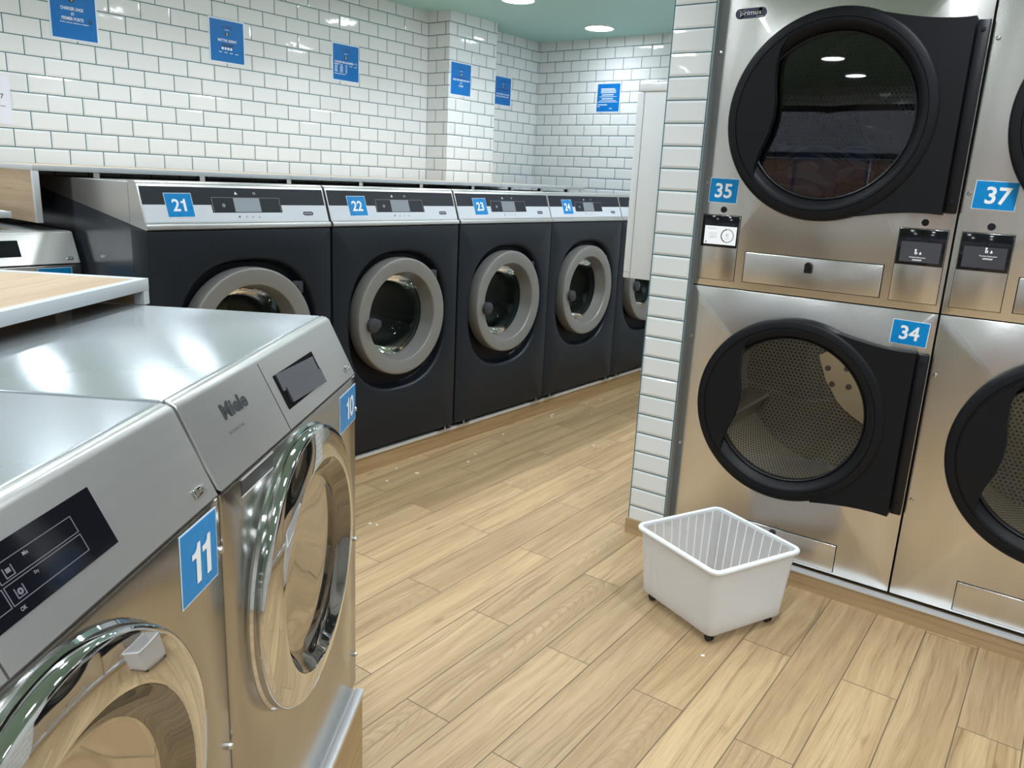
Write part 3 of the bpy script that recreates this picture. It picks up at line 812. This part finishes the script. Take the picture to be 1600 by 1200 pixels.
def make_dryer():
    t = thing('tumble_dryer', '', 'tumble dryer', (RXW, 1.163, 0), -PI/2, 'stacked stainless steel dryers')
    ZS = 1.026
    b = BM(); box(b, .002, RW-.002, .018, .92, .068, RT-.002, 0, skip=('y0',)); obj('body', b, 'charside', t)
    # black gasket strip behind the panel joints
    b = BM(); box(b, .004, RW-.004, .017, .022, ZS-.015, ZS+.015); box(b, -.0040, .0, .004, .03, .07, RT); obj('joint_gasket', b, 'gap', t)
    for zc, z0, z1, nm in ((.633, .0735, ZS-.0018, 'lower_front_panel'), (1.603, ZS+.0018, RT, 'upper_front_panel')):
        b = BM(); plate_hole(b, 0.0006, RW-.0006, z0, z1, 0, .017, .4075, zc, .262, .262, [(.004, 0), (0, .004), (0, .017)], 2.0, .0016)
        obj(nm, b, 'steel', t)
        door, CX = dryer_door(t, zc)
        b = BM(); lathe(b, [(.262, .017), (.275, .04), (.372, .07), (.372, .62)], CX, zc, 96, True)
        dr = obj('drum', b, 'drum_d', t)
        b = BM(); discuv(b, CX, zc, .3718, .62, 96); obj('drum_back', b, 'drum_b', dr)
        for k in range(3):
            b = BM()
            a = R_(205+120*k); ca, sa = math.cos(a), math.sin(a); lp = []
            for y in (.075, .615):
                lp.append([(CX+ca*r-sa*w, y, zc+sa*r+ca*w) for r, w in ((.371, -.06), (.325, -.022), (.290, -.010), (.284, 0), (.290, .010), (.325, .022), (.371, .06))])
            bridge(b, lp, True, True, True)
            obj('lifter', b, 'satin', dr)
        b = BM()
        outl = [(CX+x, zc+z) for x, z in ((-.075, .09), (-.03, .12), (.05, .10), (.12, .06), (.19, 0), (.21, -.08), (.19, -.15), (.13, -.16), (.09, -.14), (.045, -.11), (.02, -.085), (-.005, -.05), (-.035, -.01), (-.055, .04))]
        prism_y(b, outl, .600, .606); obj('back_plate', b, 'beige', dr)
        b = BM()
        for x, z in ((-.033, .043), (.04, .053), (.057, -.02), (-.008, -.02)): lathe(b, [(0, .594), (.011, .594), (.012, .600)], CX+x, zc+z, 14)
        obj('plate_bolts', b, 'bolt', dr)
        if zc < 1:  # fill light added to brighten the lower drum, no known lamp there
            pl = bpy.data.lights.new('drum_fill_light', 'POINT'); pl.energy = 3.4; pl.color = (1.0, .93, .8); pl.shadow_soft_size = .02
            po = bpy.data.objects.new('drum_fill_light', pl); COL.objects.link(po); po.parent = dr; po.location = (CX+.05, .07, zc+.285)
        b = BM()
        b2 = [(.0005, -.0180), (.08, -.0178), (.16, -.0172), (.22, -.0165), (.2525, -.0160)]
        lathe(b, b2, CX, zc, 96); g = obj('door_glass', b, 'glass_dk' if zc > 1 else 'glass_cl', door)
    # control modules: steel flap with a glass display above it
    for k, (x0, x1) in enumerate(((.018, .154), (.666, .803))):
        b = BM(); box(b, x0, x1, -.0035, .004, 1.052, 1.2775, .0018); mod = obj('control_module', b, 'steel', t)
        b = BM(); box(b, x0-.0014, x1+.0014, -.0006, .003, 1.0506, 1.279); obj('module_gap', b, 'gap', mod)
        b = BM(); box(b, x0+.001, x1-.001, -.0052, -.003, 1.167, 1.2765, .0006); d = obj('display', b, 'gloss', mod)
    b = BM()
    for x in (.0895, .734): lathe(b, [(.0, -.0035), (.0075, -.0035), (.0105, -.003), (.0105, .002)], x, 1.2975, 24)
    obj('card_sensor', b, 'black_e', t)
    b = BM(); box(b, .1855, .6370, -.0045, .004, 1.055, 1.1585, .003, 3); dr = obj('lint_drawer', b, 'steel', t)
    b = BM(); box(b, .1835, .6390, -.0006, .003, 1.0535, 1.1600); obj('drawer_gap', b, 'gap', dr)
    b = BM(); lathe(b, [(.0, -.020), (.009, -.020), (.0115, -.017), (.0125, -.0045)], .4075, 1.1330, 24); box(b, .3955, .4195, -.017, -.0045, 1.108, 1.130, .004); obj('lock', b, 'black_e', dr)
    b = BM(); box(b, .189, .633, -.0045, .004, .083, .183, .003, 3); lp = obj('access_panel', b, 'steel', t)
    b = BM(); box(b, .187, .635, -.0006, .003, .0815, .1845); obj('panel_gap', b, 'gap', lp)
    b = BM(); lathe(b, [(.0, -.020), (.009, -.020), (.0115, -.017), (.0125, -.0045)], .411, .165, 20); obj('lock', b, 'black_e', lp)
    for z in (.416, .835, 1.389, 1.816):
        b = BM(); lathe(b, [(.0, -.0050), (.004, -.0046), (.0062, -.0020), (.0066, .001)], .0165, z, 16); obj('edge_screw', b, 'chrome', t)
    return t
dr35 = make_dryer()
dr35['label'] = 'stacked stainless steel dryers numbered 35 over 34, beside the tiled pillar'
dr37 = dup(dr35, (RXW, .3425, 0), 'stacked stainless steel dryers numbered 37 above, cut by the right edge')
Pd = PF(0.0)
sticker(dr35, Pd, .0815, 1.362, .100, .080, '35', nh=.050, rot=-.02)
sticker(dr35, Pd, .7445, .9550, .104, .074, '34', nh=.045, rot=-.03)
sticker(dr37, Pd, .0840, 1.386, .108, .078, '37', nh=.050, dx=.008, rot=-.03)
b = BM()
Pb = Pd @ Matrix.Translation((.107, 1.9335, 0)) @ Matrix.Rotation(.015, 4, 'Z')
slab(b, Pb, -.037, .037, -.0155, .0155, 0, .002); cyl(b, Pb, -.037, 0, .0155, 0, .002); cyl(b, Pb, .037, 0, .0155, 0, .002)
bd = obj('badge', b, 'navy', dr35)
b = BM(); txt(b, Pb, 'primus', .000, -.001, w=.070, h=.0185, z=.0024)
slab(b, Pb, -.040, -.020, .0085, .0095, .002, .0024); slab(b, Pb, .020, .042, -.0120, -.0108, .002, .0024)
obj('badge_lettering', b, 'white', bd, None)
def mods(t): return sorted([c for c in t.children if c.name.split('.')[0] == 'control_module'], key=lambda o: min(v.co.x for v in o.data.vertices))
def dispof(m): return [c for c in m.children if c.name.split('.')[0] == 'display'][0]
Pz = PF(-.0052)
# lit white programme screen of number 35
mo = mods(dr35)
dch = mo[0]
b = BM(); slab(b, Pz, .030, .147, 1.1765, 1.2400, .0002, .0008); lit = obj('lit_screen', b, 'lcd_lit', dch, None)
b = BM(); annulus(b, Pz, .115, 1.2080, .0205, .0240, .0009, .0012, R_(95), R_(250)); obj('progress_arc', b, 'dark_ink', dch, None)
b = BM(); annulus(b, Pz, .115, 1.2080, .0205, .0240, .0009, .0012, R_(-110), R_(90)); txt(b, Pz, '12', .114, 1.210, h=.010, z=.001); txt(b, Pz, 'minutes', .114, 1.199, w=.018, z=.001)
txt(b, Pz, 'Programme', .056, 1.231, w=.030, z=.001)
for z in (1.213, 1.205, 1.199): slab(b, Pz, .048, .078, z, z+.0014, .0009, .0011)
cyl(b, Pz, .038, 1.183, .0035, .0009, .0011, 12)
obj('screen_text', b, 'screen_grey', dch, None) if 'screen_grey' in M else obj('screen_text', b, 'grey_ink', dch, None)
def sleeping(mod, x0, dx, yy):
    b = BM(); slab(b, Pz, x0+.012, x0+.125, 1.1765, 1.2385, .0002, .0007); s_ = obj('sleeping_screen', b, 'lcd', mod, None)
    b = BM()
    txt(b, Pz, "Touchez l'écran pour", x0+dx, yy, w=.047, h=.0052, z=.0012, bold=.02); txt(b, Pz, 'commencer', x0+dx, yy-.0078, w=.027, h=.0048, z=.0012, bold=.02)
    annulus(b, Pz, x0+dx-.006, yy+.0135, .0020, .0042, .0007, .0011, seg=14); slab(b, Pz, x0+dx-.0092, x0+dx-.0072, yy+.012, yy+.024, .0007, .0011); cyl(b, Pz, x0+dx-.0075, yy+.0225, .0030, .0007, .0011, 12)
    slab(b, Pz, x0+dx+.003, x0+dx+.010, yy+.0105, yy+.0130, .0007, .0011); slab(b, Pz, x0+dx+.0052, x0+dx+.0078, yy+.009, yy+.0175, .0007, .0011)
    obj('screen_text', b, 'lcd_txt', mod, None)
sleeping(mo[1], .666, .063, 1.1910)
mo7 = mods(dr37)
sleeping(mo7[0], .018, .078, 1.2120)
# laundry inside the running upper dryer
def laundry(name, label, cx, cy, cz, r, seed, mat, sx=1.0, sz_=.6):
    rnd = random.Random(seed); b = BM()
    bmesh.ops.create_icosphere(b, subdivisions=5, radius=1.0)
    ph = [(Vector((rnd.uniform(-1, 1), rnd.uniform(-1, 1), rnd.uniform(-1, 1))).normalized(), rnd.uniform(2.5, 9), rnd.uniform(0, 6)) for _ in range(14)]
    for v in b.verts:
        d = v.co.normalized(); k = 1.0+sum(math.sin(q.dot(d)*f+p)*.55/f for q, f, p in ph)+.05*abs(math.sin(d.x*14+math.sin(d.z*9)*2))
        v.co = Vector((d.x*r*.9*k, d.y*r*sx*k, d.z*r*sz_*k))
    o = obj(name, b, mat, None, 60); o.location = (cx, cy, cz); return tag(o, label, 'laundry')
laundry('laundry', 'blue striped laundry lying in the drum of dryer 35', RXW+.33, 1.163-.4075, 1.395, .20, 3, 'cloth', 1.15, .62)

# ------------------------------------------------------------------ white wall box beside the pillar
t = thing('wall_box', 'tall white enamel box hung on the wall beside the tiled pillar', 'electrical box', (2.79, PY1, 1.012))
b = BM(); box(b, 0, .46, .001, .128, 0, .690, .002); obj('body', b, 'wbox', t)
b = BM(); box(b, -.002, .462, .1295, .158, .0, .688, .003); obj('front_cover', b, 'wbox', t)
b = BM(); box(b, -.006, .466, .001, .151, .6905, .722, .006, 3); obj('cap', b, 'wbox', t)
b = BM(); box(b, -.0035, -.0018, .131, .157, .0225, .0240); obj('cover_clip', b, 'grey_ink', t)

# ------------------------------------------------------------------ counters and shelves
def shelf(label, d0, d1, side=False):
    t = thing('wooden_shelf', label, 'shelf', DP(d0, 3.175, 1.3145), DY, 'wooden shelf boards over the wall washers')
    L = d1-d0-.002
    b = BM(); box(b, .0, L, .018, .775, .001, .0195); obj('board', b, 'wood', t)
    b = BM(); box(b, .0 if not side else -.0185, L, .0, .0178, .0, .0205, .001)
    if side: box(b, -.0185, -.0002, .018, .775, .0, .0205, .001)
    obj('edging', b, 'edge', t)
    n = 3
    for k in range(n):
        x = L*(k+.5)/n
        b = BM(); box(b, x-.012, x+.012, .035, .06, -.0208, .0005); obj('foot', b, 'satin', t)
    if side:
        b = BM(); box(b, -.0165, -.0012, .020, .775, -.186, -.0005); sp = obj('side_panel', b, 'wood_yz', t)
        b = BM(); box(b, -.0185, .0018, .0, .0195, -.186, -.0005, .001); obj('side_edging', b, 'edge', sp)
    return t
shelf('left wooden shelf board with side panel, over washer 21', 1.262, 2.600, True)
shelf('middle wooden shelf board over washers 22 and 23', 2.600, 3.925)
shelf('right wooden shelf board ending over washer 24', 3.925, 4.88)
t = thing('wooden_counter', 'wooden counter with grey edging on top of washers 10 and 11', 'counter', MP(0, .829, MT), MY)
b = BM(); box(b, .2605, 1.500, .019, .36, .0295, .0505); obj('board', b, 'wood', t)
b = BM(); box(b, .24, 1.521, .0, .0188, .028, .0515, .001); box(b, .24, .2602, .0188, .36, .028, .0515, .001); box(b, 1.5003, 1.521, .0188, .36, .028, .0515, .001); obj('edging', b, 'edge', t)
b = BM(); box(b, 1.502, 1.5195, .021, .355, .001, .0278); sp = obj('side_panel', b, 'wood_yz', t)
b = BM(); box(b, 1.501, 1.5208, .001, .0208, .0005, .0278); obj('side_edging', b, 'edge', sp)
for x in (.36, 1.41):
    b = BM(); box(b, x-.010, x+.010, .10, .12, .0005, .0290); obj('foot', b, 'satin', t)
t = thing('wooden_counter', 'pale edged counter board on the washer in the far left corner', 'counter', DP(0, 3.26, 1.101), DY)
b = BM(); box(b, .735, 1.165, .0, .5, .0435, .0625); obj('board', b, 'wood', t)
b = BM(); box(b, .735, 1.185, -.0185, -.0005, .042, .0645, .001); box(b, 1.1655, 1.185, 0, .5, .042, .0645, .001); obj('edging', b, 'edge', t)
for x in (.78, 1.12):
    b = BM(); box(b, x-.012, x+.012, .02, .045, .0, .0430); obj('foot', b, 'satin', t)

# ------------------------------------------------------------------ posters
def poster(label, P, w, h, lines, circ=None, bars=(), dark=(), cat='poster', mat='poster', border=.007):
    b = BM(); slab(b, P, -border, w+border, -border, h+border, .0008, .0016)
    for s in range(10):
        x = random.uniform(0, w); slab(b, P, x, x+.006, random.choice((-border-.004, h+border-.002)), random.choice((.002, h+border+.002)) if False else (h+border+.003 if random.random() < .5 else .0), .0008, .0014) if False else None
    sheet = obj('poster', b, 'tape' if mat != 'paper' else 'paper', None, None)
    tag(sheet, label, cat, 'laundry instruction posters' if mat != 'paper' else None)
    if mat != 'paper':
        b = BM(); slab(b, P, 0, w, 0, h, .0017, .0021); obj('printed_face', b, mat, sheet, None)
    if circ:
        x, y, r, s = circ
        b = BM(); cyl(b, P, x, y, r, .0021, .0025); obj('step_circle', b, 'dark_ink', sheet, None)
        b = BM(); txt(b, P, s, x, y, h=r*1.15, z=.0030, bold=.02); obj('step_number', b, 'white', sheet, None)
    if lines or bars:
        b = BM()
        for (s, x, y, tw, th) in lines: txt(b, P, s, x, y, w=tw, h=th, z=.0027, bold=.02)
        for (x0, x1, y0, y1) in bars: slab(b, P, x0, x1, y0, y1, .0021, .0025)
        obj('poster_text', b, 'white' if mat != 'paper' else 'dark_ink', sheet, None)
    if dark:
        b = BM()
        for (s, x, y, tw, th) in dark:
            if s: txt(b, P, s, x, y, w=tw, h=th, z=.0027, bold=.02)
            else: slab(b, P, x-tw/2, x+tw/2, y-th/2, y+th/2, .0021, .0025)
        obj('dark_print', b, 'poster_d', sheet, None)
    return sheet
def PD(d, n, z):      # plane on a wall of the D frame, facing the room
    return Matrix.Rotation(DY, 4, 'Z') @ Matrix(((1, 0, 0, d), (0, 0, -1, n), (0, 1, 0, z), (0, 0, 0, 1)))
NWL = 3.9595
w = .196
poster('blue poster numbered 1 about loading laundry, leftmost and cut by the top edge', PD(1.690, NWL, 1.883), w, .205,
       [('CHARGER LINGE', w*.47, .127, .098, .014), ('ET', w*.48, .105, .014, .012), ('FERMER PORTE', w*.47, .085, .095, .014), ("Vérifier qu'aucun vêtement ne dépasse", w*.50, .068, .125, .0075), ('laverie', w*.46, .196, .026, .006)],
       (w*.47, .165, .0125, '1'), (), [('', w*.86, .083, .016, .018), ('LAVERIE', w*.5, .2, .07, .008)])
poster('blue poster numbered 2 about adding detergent, second from left', PD(2.462, NWL, 1.890), w, .203,
       [('METTRE LESSIVE', w*.50, .105, .108, .013), ('laverie', w*.5, .158, .024, .005)],
       (w*.5, .137, .0115, '2'), [(w*.24+k*.032, w*.24+k*.032+.018, .046-k*.001, .049-k*.001) for k in range(4)] + [(w*.33+k*.0165, w*.33+k*.0165+.011, .060, .072) for k in range(4)],
       [('LAVERIE', w*.5, .171, .065, .014), ('', w*.5, .082, .066, .014)])
poster('blue poster numbered 3 with a programme table, third from left', PD(3.262, NWL, 1.893), w, .200,
       [('CHOISIR PROGRAMME + °C', w*.50, .101, .175, .013), ('laverie', w*.49, .150, .022, .005)],
       (w*.49, .128, .0125, '3'),
       [(.008, .045, .086, .0895), (.055, .073, .085, .088), (.095, .108, .084, .087), (.125, .147, .083, .086), (.160, .184, .082, .085)] +
       [(.012, .033, .077-.008*k, .080-.008*k) for k in range(5)] + [(.052, .074, .076-.008*k, .079-.008*k) for k in range(5)] + [(.094, .106, .075-.008*k, .078-.008*k) for k in range(5)] + [(.008, .095, .033, .0355)],
       [('LAVERIE', w*.5, .168, .065, .012)])
poster('bright blue poster numbered 4 on the tiled pilaster', PD(4.082, 3.7645, 1.893), w, .198,
       [('SELECTIONNER MACHINE', w*.52, .093, .165, .0115), ('ET', w*.51, .074, .02, .010), ('PAYER', w*.51, .056, .044, .0115), ('laverie', w*.51, .149, .024, .005)],
       (w*.51, .128, .0125, '4'), (), [('LAVERIE', w*.51, .163, .07, .010), ('', w*.51, .108, .12, .007)])
poster('dark blue poster numbered 5 half hidden behind the tiled pilaster', PD(4.765, NWL, 1.900), .196, .195,
       [('RECUPERER LE LINGE', .100, .075, .150, .010), ('MERCI DE VOTRE VISITE', .100, .058, .150, .010), ('laverie', .105, .149, .024, .005)],
       (.105, .128, .0115, '5'), (), [('LAVERIE', .105, .163, .07, .010), ('', .105, .108, .13, .008)])
PBW = Matrix.Rotation(DY, 4, 'Z') @ Matrix(((0, 0, -1, 5.3115), (-1, 0, 0, 3.402), (0, 1, 0, 1.885), (0, 0, 0, 1)))
bars = [(.030, .150, .158, .163), (.030, .160, .149, .153), (.030, .160, .140, .144), (.030, .160, .131, .135), (.040, .140, .115, .121), (.020, .168, .104, .107), (.040, .138, .088, .094), (.020, .165, .076, .079), (.008, .180, .066, .069), (.012, .090, .046, .051), (.008, .030, .034, .037), (.110, .135, .020, .024)]
bars = [(x0*1.0, x1*1.0, y0, y1) for x0, x1, y0, y1 in bars]
poster('blue notice with lines of white text on the far end wall', PBW, .194, .196, [], None, bars)
b0 = poster('white paper notice at the left edge of the tiled wall', PD(1.283, NWL, 1.492), .210, .204, [('7', .176, .115, .012, .02)], None, [(.14, .186, .074, .076)], (), 'notice', 'paper', 0.0)
b0.name = 'paper_notice'

# ------------------------------------------------------------------ frosted bin on castors
def make_bin():
    A = Vector((2.265, 1.036)); B = Vector((2.129, .729)); C_ = Vector((2.413, .595))
    e1 = (A-B).normalized(); ang = math.atan2(e1.y, e1.x)
    ctr = (A+C_)/2
    t = thing('storage_bin', 'frosted white plastic bin on castors standing on the wooden floor', 'bin', (ctr.x, ctr.y, 0), ang)
    hx, hy = .166, .158           # half size of the bottom
    tx, ty = .181, .180           # half size under the rim
    z0, z1 = .031, .262
    def rrect(hx_, hy_, r, z, n=7):
        o = []
        for cx, cy, a in ((hx_-r, hy_-r, 0), (-hx_+r, hy_-r, 90), (-hx_+r, -hy_+r, 180), (hx_-r, -hy_+r, 270)):
            for k in range(n): o.append((cx+r*math.cos(R_(a+90*k/(n-1))), cy+r*math.sin(R_(a+90*k/(n-1))), z))
        return o
    b = BM()
    th = .0022
    L = [rrect(hx-.02, hy-.02, .012, z0), rrect(hx-.004, hy-.004, .020, z0+.001), rrect(hx, hy, .022, z0+.006)]
    for k in range(1, 7):
        s = k/6; L.append(rrect(hx+(tx-hx)*s, hy+(ty-hy)*s, .022+.006*s, z0+.006+(z1-z0-.006)*s))
    inn = [rrect(tx-th, ty-th, .026, z1), rrect(hx-th, hy-th, .020, z0+.010), rrect(hx-.02, hy-.02, .012, z0+.004)]
    bridge(b, L+inn, True, True, True)
    obj('bin_wall', b, 'bin', t, 40); b = BM()
    # moulded vertical ribs inside
    for ax in range(2):
        h0, h1 = (hx, tx) if ax == 0 else (hy, ty)
        o0, o1 = (hy, ty) if ax == 0 else (hx, tx)
        for sgn in (-1, 1):
            for k in range(9):
                p0 = (-.84+.21*k)*h0; p1 = (-.84+.21*k)*h1; w_ = .0010
                q = []
                for (p, o, z) in ((p0, o0, z0+.012), (p1, o1, z1-.004)):
                    for (dp, do) in ((-w_, -th*.9), (w_, -th*.9), (w_, -.0065), (-w_, -.0065)):
                        pt = (p+dp, sgn*(o+do)) if ax == 0 else (sgn*(o+do), p+dp)
                        q.append((*pt, z))
                bridge(b, [q[:4], q[4:]], True, True, True)
    obj('moulded_ribs', b, 'bin_rib', t, 40)
    b = BM()
    rx, ry = .1835, .1825
    prof = [(-.004, .2555), (.004, .2540), (.0085, .2575), (.0095, .2640), (.0070, .2695), (.001, .2715), (-.0055, .2690), (-.0065, .2600)]
    lp = [rrect(rx+o, ry+o, .026+o, z) for o, z in prof]; lp.append(lp[0])
    bridge(b, lp, True); obj('rim', b, 'bin_rim', t, 50)
    for sx in (-1, 1):
        for sy in (-1, 1):
            b = BM(); cx, cy = sx*(hx-.030), sy*(hy-.030)
            for yy in (-.009, .003):
                lp = [[(cx+.0125*math.cos(2*PI*k/18), cy+y, .0128+.0125*math.sin(2*PI*k/18)) for k in range(18)] for y in (yy, yy+.006)]
                bridge(b, lp, True, True, True)
            box(b, cx-.009, cx+.009, cy-.010, cy+.010, .0235, .0308, .001); box(b, cx-.003, cx+.003, cy-.0025, cy+.0025, .010, .0245)
            obj('castor', b, 'rubber', t)
    return t
make_bin()

# ------------------------------------------------------------------ scraps on the floor
def scrap(label, x, y, s, seed):
    rnd = random.Random(seed); b = BM()
    bmesh.ops.create_icosphere(b, subdivisions=2, radius=s)
    for v in b.verts: v.co = Vector((v.co.x*rnd.uniform(.7, 1.3), v.co.y*rnd.uniform(.5, .9), v.co.z*.35*rnd.uniform(.6, 1.4)))
    zmin = min(v.co.z for v in b.verts)
    for v in b.verts: v.co.z -= zmin
    o = obj('paper_scrap', b, 'white', None); o.location = (x, y, .0002); o.rotation_euler.z = rnd.uniform(0, 3)
    return tag(o, label, 'scrap')
scrap('small white scrap on the floor in front of the bin', 2.073, .723, .0065, 1)
b = BM(); rnd = random.Random(5)
for k in range(26):
    d = rnd.uniform(1.9, 4.9); n = 2.60-abs(rnd.gauss(0, .22)); p = DP(d, n); l = rnd.uniform(.003, .010); a = rnd.uniform(0, PI); w_ = rnd.uniform(.0012, .004)
    Q = Matrix.Translation((p.x, p.y, .0003)) @ Matrix.Rotation(a, 4, 'Z'); slab(b, Q, -l, l, -w_, w_, 0, .0015)
tag(obj('floor_lint', b, 'white'), 'white lint flecks strewn on the floor by the wall washers', 'lint', None, 'stuff')
